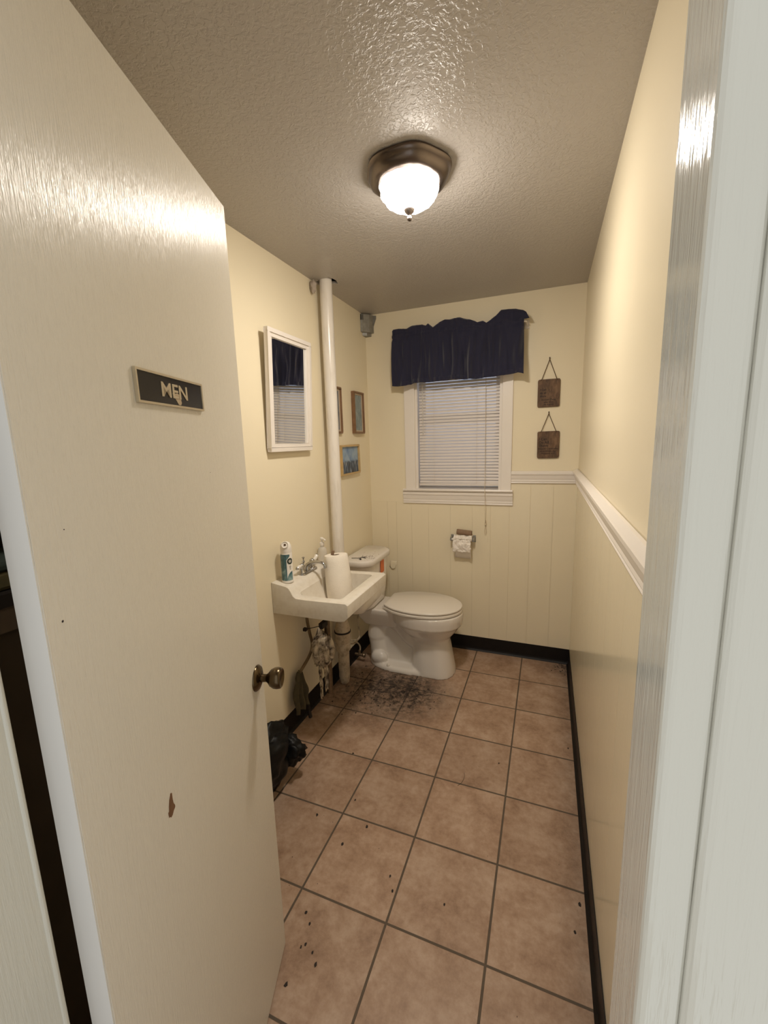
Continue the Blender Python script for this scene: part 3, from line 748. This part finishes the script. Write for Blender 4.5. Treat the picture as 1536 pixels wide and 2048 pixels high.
# camera looks from about -60 degrees; front of the label is turned a little to the right
F0 = math.radians(-66)
obj('label_print', band(F0 - 1.15, F0 + .15, lambda u: .010, lambda u: .147, .02895), 'can_teal', can, smooth=True, angle=0)
obj('label_print', band(F0 + .15, F0 + 1.2, lambda u: .010, lambda u: .020 + .062 * (u ** .6) * (1 - .35 * u), .02895), 'can_teal', can, smooth=True, angle=0)
obj('label_print', band(F0 + .15, F0 + .75, lambda u: .118 + .02 * u, lambda u: .147, .02895), 'can_teal', can, smooth=True, angle=0)
obj('dark_side_panel', band(F0 - 1.7, F0 - 1.02, lambda u: .075, lambda u: .140, .0291), 'can_dark', can, smooth=True, angle=0)
def disc(a, h, ra, rb, r, m, name):
    bm = B(); n = 28
    def P(k, q): 
        t_ = 2 * PI * k / n; return (CX + r * math.cos(a + q * math.cos(t_) / .0289), CY + r * math.sin(a + q * math.cos(t_) / .0289), CZ + h + q * math.sin(t_))
    O_ = [bm.verts.new(P(k, ra)) for k in range(n)]
    if rb:
        I_ = [bm.verts.new(P(k, rb)) for k in range(n)]
        for k in range(n): bm.faces.new((O_[k], O_[(k + 1) % n], I_[(k + 1) % n], I_[k]))
    else: bm.faces.new(O_)
    obj(name, bm, m, can, smooth=True, angle=0)
disc(F0 + .78, .112, .0155, .0075, .0293, 'can_dark', 'round_emblem')
disc(F0 + .78, .112, .0045, .0030, .0293, 'can_dark', 'round_emblem')
bm = B()
for k, (h_, w_) in enumerate(((.087, .30), (.082, .34), (.077, .26), (.070, .3))):
    me = band(F0 + .62, F0 + .62 + w_, lambda u: h_, lambda u: h_ + .0028, .0293, 8)
    mm = bpy.data.meshes.new('t'); me.to_mesh(mm); me.free(); bm.from_mesh(mm); bpy.data.meshes.remove(mm)
obj('small_print', bm, 'can_print', can)
bm = lathe(B(), [(.0275, .152), (.0282, .157), (.0280, .175), (.0262, .190), (.021, .200), (.012, .206), (.003, .208)], (CX, CY, CZ), seg=40)
obj('spray_cap', bm, 'can_white', can, smooth=True, angle=60)
nd = V(math.cos(F0 + .05), math.sin(F0 + .05), .42).normalized()
obj('nozzle', lathe(B(), [(.0165, -.006), (.0175, .0035), (.0155, .006), (.0125, .002)], V(CX, CY, CZ + .186) + nd * .0225, nd, 28), 'can_white', can, smooth=True)
obj('nozzle_hole', lathe(B(), [(.0058, -.002), (.0058, .0035), (.004, .0038)], V(CX, CY, CZ + .186) + nd * .0225, nd, 20), 'nozzle', can)

# soap bottle
sb = thing('soap_bottle', 'clear plastic soap pump bottle behind the paper towel roll', 'soap bottle', (.052, -.865, .864))
obj('bottle', lathe(B(), [(.024, .8642), (.027, .868), (.027, .925), (.022, .945), (.012, .953), (.012, .962)], (.052, -.865, 0), seg=28), 'clear', sb, smooth=True)
bm = lathe(B(), [(.013, .9625), (.014, .966), (.014, .978), (.005, .981), (.005, .996), (.010, .998), (.010, 1.007), (.004, 1.010)], (.052, -.865, 0), seg=20)
tube(bm, [(.052, -.865, 1.002), (.078, -.878, 1.001), (.084, -.881, .995)], [.006, .005, .004], 10)
obj('pump_head', bm, 'can_white', sb, smooth=True)

# paper towel roll standing in the basin
b0, b1 = V(.222, -.985, .6655), V(.194, -.968, .944)
ax = (b1 - b0).normalized()
tr_ = thing('paper_towel_roll', 'white paper towel roll standing in the sink basin', 'paper towel', tuple(b0))
Ln = (b1 - b0).length
lump = lambda a, h: 1 + .018 * math.sin(3 * a + h * 9) + .012 * math.sin(7 * a + 1 + h * 25)
obj('towel_paper', lathe(B(), [(.020, .004), (.064, .012), (.071, .06), (.071, .14), (.066, Ln - .03), (.0635, Ln - .004), (.061, Ln), (.021, Ln), (.0205, Ln - .05)], b0, ax, 48, lump, cap0=True, cap1=False), 'towel', tr_, smooth=True, angle=50)
obj('core', lathe(B(), [(.0205, .01), (.0205, Ln - .002), (.0192, Ln - .002), (.0192, .01)], b0, ax, 32, cap0=False, cap1=False), 'card', tr_, smooth=True)
u_ = V(-.85, -.30, .0)
bm = bx(B(), -.0085, .0085, -.004, .004, -.035, .022)
xf(bm, Matrix.Translation(b1 + V(-.016, -.006, .002)) @ Matrix.Rotation(.25, 4, 'Y') @ Matrix.Rotation(.5, 4, 'Z'))
obj('torn_core_piece', bm, 'card', tr_, bevel=.002)

# ------------------------------------------------------------------ toilet
TY = -.355
to = thing('toilet', 'white two piece toilet with closed lid beside the sink', 'toilet', (.4, TY, 0))
def ell(cx, rx, ry, z, n=40, xr=None, pw=2.0, cy=TY):
    """egg ring: front radius rx, rear radius xr"""
    out = []
    for k in range(n):
        a = 2 * PI * k / n
        c_, s_ = math.cos(a), math.sin(a)
        ex = 2 / pw
        R_ = rx if c_ >= 0 else (xr or rx)
        out.append((cx + R_ * math.copysign(abs(c_) ** ex, c_), cy + ry * math.copysign(abs(s_) ** ex, s_), z))
    return out
bm = B()
# front pedestal and bowl
loft(bm, [ell(.585, .140, .132, 0.0, xr=.150, pw=2.5), ell(.585, .137, .129, .03, xr=.150, pw=2.5), ell(.580, .122, .112, .15, xr=.147, pw=2.5), ell(.575, .113, .106, .225, xr=.143, pw=2.5),
          ell(.57, .125, .118, .255, xr=.17), ell(.56, .160, .140, .285, xr=.205), ell(.556, .188, .160, .318, xr=.232), ell(.555, .204, .174, .340, xr=.250), ell(.555, .217, .186, .352, xr=.262, pw=2.1), ell(.552, .224, .190, .40, xr=.27, pw=2.15), ell(.550, .222, .189, .432, xr=.27, pw=2.2)])
# rear deck
loft(bm, [[(p[0], p[1], z_) for p in rrect(x0, .34, TY - h_, TY + h_, .03, 4)] for z_, x0, h_ in ((.30, .10, .085), (.36, .06, .11), (.40, .045, .125), (.432, .045, .13))])
# trapway: S tube
tube(bm, spline([(.50, TY, .20), (.43, TY, .235), (.35, TY, .315), (.27, TY, .345), (.20, TY, .30), (.175, TY, .21), (.185, TY, .12), (.19, TY, .02)], 6), [.080] * 8 + [.078] * 12 + [.076] * 12 + [.072] * 11, 20)
# web that closes the recess between pedestal and trapway
loft(bm, [[(p[0], p[1], z_) for p in rrect(x0, .47, TY - .040, TY + .040, .03, 4)] for z_, x0 in ((.0, .135), (.12, .13), (.25, .12), (.41, .10))])
# foot plate
loft(bm, [ell(.36, .36, .136, 0.0, xr=.245, pw=2.2), ell(.36, .358, .132, .022, xr=.242, pw=2.2), ell(.36, .34, .118, .034, xr=.228, pw=2.2)])
# side bulge above the foot bolt
for s_ in (-1, 1): blobmesh(bm, (.205, TY + s_ * .072, .062), (.062, .036, .050), 0, 1, 20, 12)
bw = obj('toilet_bowl', bm, 'porcelain', to, smooth=True, angle=0)
rm = bw.modifiers.new('fuse', 'REMESH'); rm.mode = 'VOXEL'; rm.voxel_size = .006; rm.use_smooth_shade = True
sm = bw.modifiers.new('relax', 'SMOOTH'); sm.factor = .5; sm.iterations = 4
for s_ in (-1, 1):
    obj('bolt_cap', lathe(B(), [(.013, 0), (.013, .008), (.010, .016), (.003, .020)], (.285, TY + s_ * .108, .026), seg=20), 'seat', to, smooth=True)
hwt = [(.262, 0.0), (.263, .095), (.270, .112), (.30, .135), (.36, .168), (.44, .187), (.52, .191), (.60, .180), (.67, .152), (.72, .114), (.75, .074), (.764, .035), (.768, 0.0)]
def egg(grow=0, dx=0):
    near = [(x + dx + (grow if x > .5 else -grow * .5), -(h_ + (grow if h_ > 0 else 0))) for x, h_ in hwt]
    far = [(x, -y) for x, y in near[1:-1]][::-1]
    pts = [V(x, TY + y, 0) for x, y in near + far]
    pts = spline(pts + [pts[0]], 3)[:-1]
    return [(p.x, p.y) for p in pts]
def slab(z0, z1, g, r=.006):
    return loft(B(), [[(*p, z0)] for p in []] or [[(x, y, z0) for x, y in egg(g - r)], [(x, y, z0 + r * .4) for x, y in egg(g - r * .25)], [(x, y, (z0 + z1) / 2) for x, y in egg(g)], [(x, y, z1 - r * .4) for x, y in egg(g - r * .25)], [(x, y, z1) for x, y in egg(g - r)]])
obj('toilet_seat', slab(.4355, .4545, .003), 'seat', to, smooth=True, angle=50)
bm = slab(.4580, .4745, .001)
obj('toilet_lid', bm, 'seat', to, smooth=True, angle=50)
for s_ in (-1, 1):
    obj('hinge', tube(B(), [(.262, TY + s_ * .065, .447), (.262, TY + s_ * .105, .447)], .0125, 14), 'seat', to, smooth=True, bevel=.002)
tx0, tx1, ty0, ty1 = .030, .222, TY - .232, TY + .180
def tankring(g, z):
    x0, x1, y0, y1 = tx0 - g, tx1 + g, ty0 - g, ty1 + g
    pts = []
    for cx, cy, a0, r in ((x1 - .10, y1 - .10, 0, .10), (x0 + .025, y1 - .025, 90, .025), (x0 + .025, y0 + .025, 180, .025), (x1 - .10, y0 + .10, 270, .10)):
        for k in range(9):
            a = math.radians(a0 + 90 * k / 8); pts.append((cx + r * math.cos(a), cy + r * math.sin(a), z))
    return pts
bm = loft(B(), [tankring(-i_, z_) for z_, i_ in ((.434, .034), (.45, .024), (.52, .015), (.75, .002))])
obj('tank', bm, 'porcelain', to, smooth=True, angle=60)
bm = loft(B(), [tankring(.012 - i_, z_) for z_, i_ in ((.751, .006), (.756, 0), (.782, 0), (.789, .003), (.793, .012))])
obj('tank_lid', bm, 'porcelain', to, smooth=True, angle=60)
obj('sticker', bx(B(), tx1 - .001, tx1 + .0015, -.395, -.335, .66, .75), 'orange', to)
# water supply
bm = tube(B(), spline([(.10, TY - .135, .44), (.075, -.475, .36), (.062, -.45, .29), (.06, -.432, .215), (.06, -.455, .185), (.06, -.54, .215), (.06, -.60, .245), (.055, -.60, .225), (.05, -.53, .185), (.052, -.46, .16), (.055, -.42, .11), (.052, -.42, .060)], 7), .0055, 8)
obj('supply_line', bm, 'pipe_dirty', to, smooth=True)
bm = tube(B(), [(.02, -.43, .055), (.085, -.43, .055)], .011, 12); lathe(bm, [(.014, 0), (.017, .006), (.014, .014)], (.082, -.43, .055), (1, 0, 0), 10); tube(bm, [(.052, -.43, .055), (.052, -.425, .085)], .010, 10)
obj('shutoff_valve', bm, 'pipe_dark', to, smooth=True)

# debris on the tank lid
random.seed(4)
bm = tube(B(), spline([(.075, -.535, .796), (.10, -.530, .797), (.125, -.520, .797), (.135, -.50, .797), (.165, -.51, .796)], 4), .0018, 5)
tube(bm, [(.135, -.50, .797), (.128, -.47, .801)], .0012, 5); tube(bm, [(.13, -.505, .797), (.155, -.475, .7965)], .0012, 5); tube(bm, [(.14, -.505, .797), (.17, -.49, .7965)], .0010, 5)
tag(origin(obj('twig', bm, 'dark'), (.12, -.51, .794)), 'thin dark branching twig lying on the toilet tank lid', 'twig')
bm = blobmesh(B(), (.145, -.548, .798), (.008, .006, .005), .3, 3, 10, 8)
tag(origin(obj('debris_crumb', bm, 'dark'), (.145, -.548, .794)), 'single black crumb beside the twig on the tank lid', 'crumb')
bm = B()
for k in range(70):
    x, y = random.gauss(.16, .035), random.gauss(-.46, .055)
    if not (.05 < x < .235 and ty0 + .02 < y < ty1 - .05): continue
    r_ = random.uniform(.0008, .0022); bx(bm, x, x + r_ * 2, y, y + r_ * 1.6, .7925, .7932 + r_)
o = obj('plaster_dust', bm, 'wad'); o['kind'] = 'stuff'; tag(o, 'fine plaster crumbs scattered over the toilet tank lid', 'crumbs')

# ------------------------------------------------------------------ toilet paper holder
tp = thing('toilet_paper_holder', 'metal toilet paper holder with crumpled tissue on the window wall', 'toilet paper holder', (.712, -.003, .845))
for x in (.632, .790):
    bm = B()
    bx(bm, x - .010, x + .010, -.007, -.003, .822, .872)
    prism(bm, [(-.007, .86), (-.045, .862), (-.062, .853), (-.062, .836), (-.045, .832), (-.007, .835)], 'x', x - .006, x + .006)
    obj('bracket', bm, 'galv', tp, bevel=.002)
obj('roller', tube(B(), [(.638, -.050, .846), (.784, -.050, .846)], .009, 12), 'can_white', tp, smooth=True)
bm = B(); nu, nv = 44, 34; rows = []
for j in range(nv + 1):
    q = j / nv; row = []
    for i in range(nu + 1):
        s_ = i / nu
        a = PI * .9 - q * PI * .98       # over the roller and down the front
        if q < .45:
            aa = PI - (q / .45) * PI; p = V(0, -.050 + .030 * math.cos(aa), .852 + .026 * math.sin(aa))
        else:
            qq = (q - .45) / .55; p = V(0, -.080 - .006 * math.sin(PI * qq), .852 - .088 * qq)
        x = .648 + .132 * s_ + (.004 if q < .5 else -.006 * (s_ - .5))
        nz = mnoise.noise(V(s_ * 5, q * 5, 2)) * .011 + mnoise.noise(V(s_ * 13, q * 13, 5)) * .006 + mnoise.noise(V(s_ * 27, q * 27, 8)) * .003
        end = 0.010 * mnoise.noise(V(s_ * 7, 3, 3)) if j == nv else 0
        row.append((x + mnoise.noise(V(s_ * 3, q * 9, 9)) * .006, p.y - nz, p.z + nz * .6 + end))
    rows.append(row)
loft(bm, rows, False, False, closed=False)
o = obj('tissue', bm, 'paper', tp, smooth=True, angle=0); so = o.modifiers.new('t', 'SOLIDIFY'); so.thickness = .0015
bm = B(); rows = []
for j in range(9):
    rows.append([(.652 + .115 * i / 12 + j * .0006, -.038 + .010 * j / 8 + .003 * mnoise.noise(V(i * .4, j * .5, 1)), .845 - .135 * j / 8 - .008 * i / 12 * (j == 8)) for i in range(13)])
loft(bm, rows, False, False, closed=False)
o = obj('hanging_sheet', bm, 'paper', tp, smooth=True, angle=0); so = o.modifiers.new('t', 'SOLIDIFY'); so.thickness = .001
bm = lathe(B(), [(.0185, 0), (.0185, .105), (.0172, .105), (.0172, 0)], (.672, -.043, .9015), (1, .02, -.085), 28, cap0=False, cap1=False)
tag(origin(obj('cardboard_tube', bm, 'card', smooth=True), (.72, -.043, .88)), 'empty brown cardboard roll tube resting on top of the toilet paper holder', 'cardboard tube')
# peeling paint flap on the window wall
bm = B(); rows = []
for j in range(7):
    v_ = j / 6
    rows.append([(.150 + .052 * u + .006 * mnoise.noise(V(u * 3, v_ * 3, 1)) - .012 * v_, -.004 - .010 * (u * v_) - .004 * mnoise.noise(V(u * 4, v_ * 4, 6)) - .003, .637 - .062 * v_ * (.75 + .35 * math.sin(3 * u))) for u in [i / 6 for i in range(7)]])
loft(bm, rows, False, False, closed=False)
o = obj('peeled_paint', bm, 'panel', bpy.data.objects['trim_9'], smooth=True, angle=0); so = o.modifiers.new('t', 'SOLIDIFY'); so.thickness = .001
o['label'] = 'small peeling flap of paint beside the toilet tank'

# ------------------------------------------------------------------ rags under the sink
def cloth(name, m, label, cat, top, bot, wt, wb, yfun, amp, seed, z0, z1):
    bm = B(); rows = []; nu, nv = 40, 26
    for j in range(nv + 1):
        q = j / nv; row = []
        c_ = V(*top).lerp(V(*bot), q); w = wt + (wb - wt) * min(1, q * 1.6) ** .8
        for i in range(nu + 1):
            s_ = i / nu - .5
            f = amp * (.4 + .6 * q) * math.sin(s_ * 17 + seed + q * 1.2) + amp * .6 * mnoise.noise(V(s_ * 6, q * 3, seed))
            zz = c_.z + (.018 * mnoise.noise(V(s_ * 5, seed, 2)) if j == nv else 0)
            row.append((max(.008, c_.x + f), c_.y + s_ * w, zz))
        rows.append(row)
    loft(bm, rows, False, False, closed=False)
    o = obj(name, bm, m, smooth=True, angle=0); so = o.modifiers.new('t', 'SOLIDIFY'); so.thickness = .002
    return tag(origin(o, bot), label, cat)
cloth('hanging_rag', 'rag_olive', 'olive brown rag drooping from the hose end under the sink', 'rag', (.045, -1.165, .335), (.050, -1.165, .115), .035, .125, None, .022, 1.0, .33, .1)
bm = tube(B(), spline([(.05, -1.118, .14), (.052, -1.105, .09), (.048, -1.10, .05), (.050, -1.093, .015)], 5), [.006] * 6 + [.008] * 5 + [.011] * 5, 8)
tag(origin(obj('rag_strip', bm, 'dark', smooth=True), (.05, -1.095, .005)), 'dark torn strip hanging under the olive rag to the floor', 'rag')
bm = blobmesh(B(), (.115, -1.045, .42), (.040, .055, .105), .38, 1.9, 44, 36, 2)
tube(bm, spline([(.125, -1.06, .47), (.155, -1.075, .42), (.160, -1.06, .36), (.13, -1.03, .32)], 6), .014, 10)
tube(bm, spline([(.14, -1.01, .48), (.165, -1.01, .42), (.15, -1.0, .35), (.12, -1.03, .31)], 6), .016, 10)
dc = thing('dirty_cloth', 'soiled white cloth bunched around the drain pipe under the sink', 'cloth', (.115, -1.045, .3))
obj('cloth_bunch', bm, 'rag', dc, smooth=True, angle=0)
for k, (y0, w_, zb) in enumerate(((-1.072, .034, .135), (-1.020, .042, .150), (-.985, .02, .12))):
    bm = B(); rows = []
    for j in range(14):
        q = j / 13
        rows.append([(.120 + .006 * math.sin(i * 1.1 + k) + .010 * mnoise.noise(V(i * .5, q * 4, k)), y0 + w_ * (i / 6 - .5) * (1 - .25 * q) + .01 * mnoise.noise(V(q * 3, k, 1)), .335 + (zb - .335) * q) for i in range(7)])
    loft(bm, rows, False, False, closed=False)
    o = obj('trailing_strip', bm, 'rag', dc, smooth=True, angle=0); so = o.modifiers.new('t', 'SOLIDIFY'); so.thickness = .003

# black rubbish bag
bm = blobmesh(B(), (.120, -1.615, .150), (.100, .185, .150), .26, 1.9, 64, 44, 5, floor=.004)
blobmesh(bm, (.165, -1.475, .135), (.080, .055, .065), .32, 2.0, 32, 22, 8, floor=.004)
for v in bm.verts: v.co.x = max(v.co.x, .022)
tag(origin(obj('trash_bag', bm, 'bag', smooth=True, angle=0), (.13, -1.6, 0)), 'black plastic trash bag slumped on the floor behind the open door', 'trash bag')

# tall dark cabinet, made up so the hinge gap looks into shade
cb = thing('gap_shade_cabinet', 'made-up dark brown shelf cabinet shading the view through the hinge gap', 'cabinet', (.20, -2.40, 0))
bm = B(); bx(bm, .02, .34, -2.66, -2.635, .002, 2.0); bx(bm, .02, .34, -2.20, -2.175, .002, 2.0); bx(bm, .02, .34, -2.635, -2.20, 1.98, 2.0); bx(bm, .02, .035, -2.635, -2.20, .002, 1.98)
obj('carcass', bm, 'cab', cb)
obj('shelf', bx(B(), .036, .34, -2.634, -2.201, 1.262, 1.287), 'dark', cb)
obj('front_panel', bx(B(), .300, .335, -2.634, -2.201, .01, 1.215), 'cab', cb)
obj('edge_strip', bx(B(), .300, .338, -2.634, -2.201, 1.216, 1.2615), 'cab_light', cb)
bm = bx(B(), .14, .32, -2.62, -2.22, 1.2875, 1.325)
ft = thing('folded_towel', 'folded olive towel with teal band glimpsed on the dark cabinet shelf', 'towel', (.23, -2.42, 1.2875))
obj('towel_fold', bm, 'olive_cloth', ft, bevel=.008)
obj('teal_band', bx(B(), .14, .322, -2.62, -2.22, 1.3255, 1.338), 'teal_cloth', ft, bevel=.003)

# crumbs of dirt on the floor
random.seed(11)
spots = [(.554, -1.955), (.584, -1.98), (.601, -2.034), (.591, -2.044), (.632, -2.044), (.657, -2.067), (.6, -2.138), (.777, -1.75), (.802, -1.793), (1.086, -1.077), (.982, -1.774), (1.39, -.067), (1.409, -.158), (1.327, -.128), (1.399, -.863), (1.405, -1.62), (1.385, -1.711), (.392, -1.252), (.40, -1.62), (.62, -1.60), (.56, -1.70), (.52, -1.50)]
bm = B()
def crumb(x, y, r):
    n = random.randint(5, 7); a0 = random.uniform(0, 6)
    pts = [(x + r * random.uniform(.5, 1.1) * math.cos(a0 + 2 * PI * k / n), y + r * random.uniform(.7, 1.7) * math.sin(a0 + 2 * PI * k / n)) for k in range(n)]
    prism(bm, pts, 'z', .0002, .0006 + r * .35)
for x, y in spots: crumb(x, y, random.uniform(.0035, .006))
for k in range(26): crumb(random.gauss(1.385, .02), random.gauss(-.075, .03) , random.uniform(.001, .0045))
for k in range(150):
    x, y = random.gauss(.24, .10), random.gauss(-.72, .14)
    if x > .06 and not ((x - .36) ** 2 / .30 ** 2 + (y - TY) ** 2 / .15 ** 2 < 1): crumb(x, y, random.uniform(.001, .005))
for k in range(90):
    x, y = random.gauss(.52, .09), random.gauss(-.66, .06)
    crumb(x, min(y, -.52), random.uniform(.0008, .0032))
for k in range(40): crumb(random.uniform(.4, 1.4), random.uniform(-2.3, -.3), random.uniform(.0006, .0016))
bm.faces.ensure_lookup_table()
o = obj('floor_debris', bm, 'dark'); o['kind'] = 'stuff'; tag(o, 'dark crumbs and grit scattered on the tile floor', 'debris')
bm = tube(B(), spline([(.925, -1.275, .0015), (.94, -1.25, .0015), (.945, -1.215, .0015), (.94, -1.19, .0015)], 4), .0007, 5)
tag(origin(obj('hair_strand', bm, 'dark'), (.94, -1.23, .0005)), 'single curled dark hair strand on a middle floor tile', 'hair')

# ------------------------------------------------------------------ light and camera
w = bpy.data.worlds.new('World'); sc.world = w; w.use_nodes = True
bg = w.node_tree.nodes['Background']; bg.inputs[0].default_value = (.975, .985, .975, 1); bg.inputs[1].default_value = .98

cam = bpy.data.objects.new('Camera', bpy.data.cameras.new('Camera')); COL.objects.link(cam)
R_ = [(.93120699, .36333344, -.0290233), (-.03355437, .16474188, .9857658), (-.36294304, .91697815, -.16560022)]
cam.matrix_world = Matrix(((R_[0][0], R_[1][0], -R_[2][0], 1.25427), (R_[0][1], R_[1][1], -R_[2][1], -2.90974), (R_[0][2], R_[1][2], -R_[2][2], 1.54075), (0, 0, 0, 1)))
cd = cam.data; cd.sensor_fit = 'VERTICAL'; cd.sensor_height = 36; cd.lens = 828.97 / 2048 * 36; cd.clip_start = .005
sc.camera = cam
vs = sc.view_settings; vs.view_transform = 'Standard'; vs.look = 'None'; vs.exposure = 0; vs.gamma = 1; vs.use_curve_mapping = False
sc.cycles.use_denoising = True
sc.cycles.max_bounces = 10; sc.cycles.diffuse_bounces = 6; sc.cycles.glossy_bounces = 5; sc.cycles.transmission_bounces = 8
sc.cycles.sample_clamp_indirect = 8
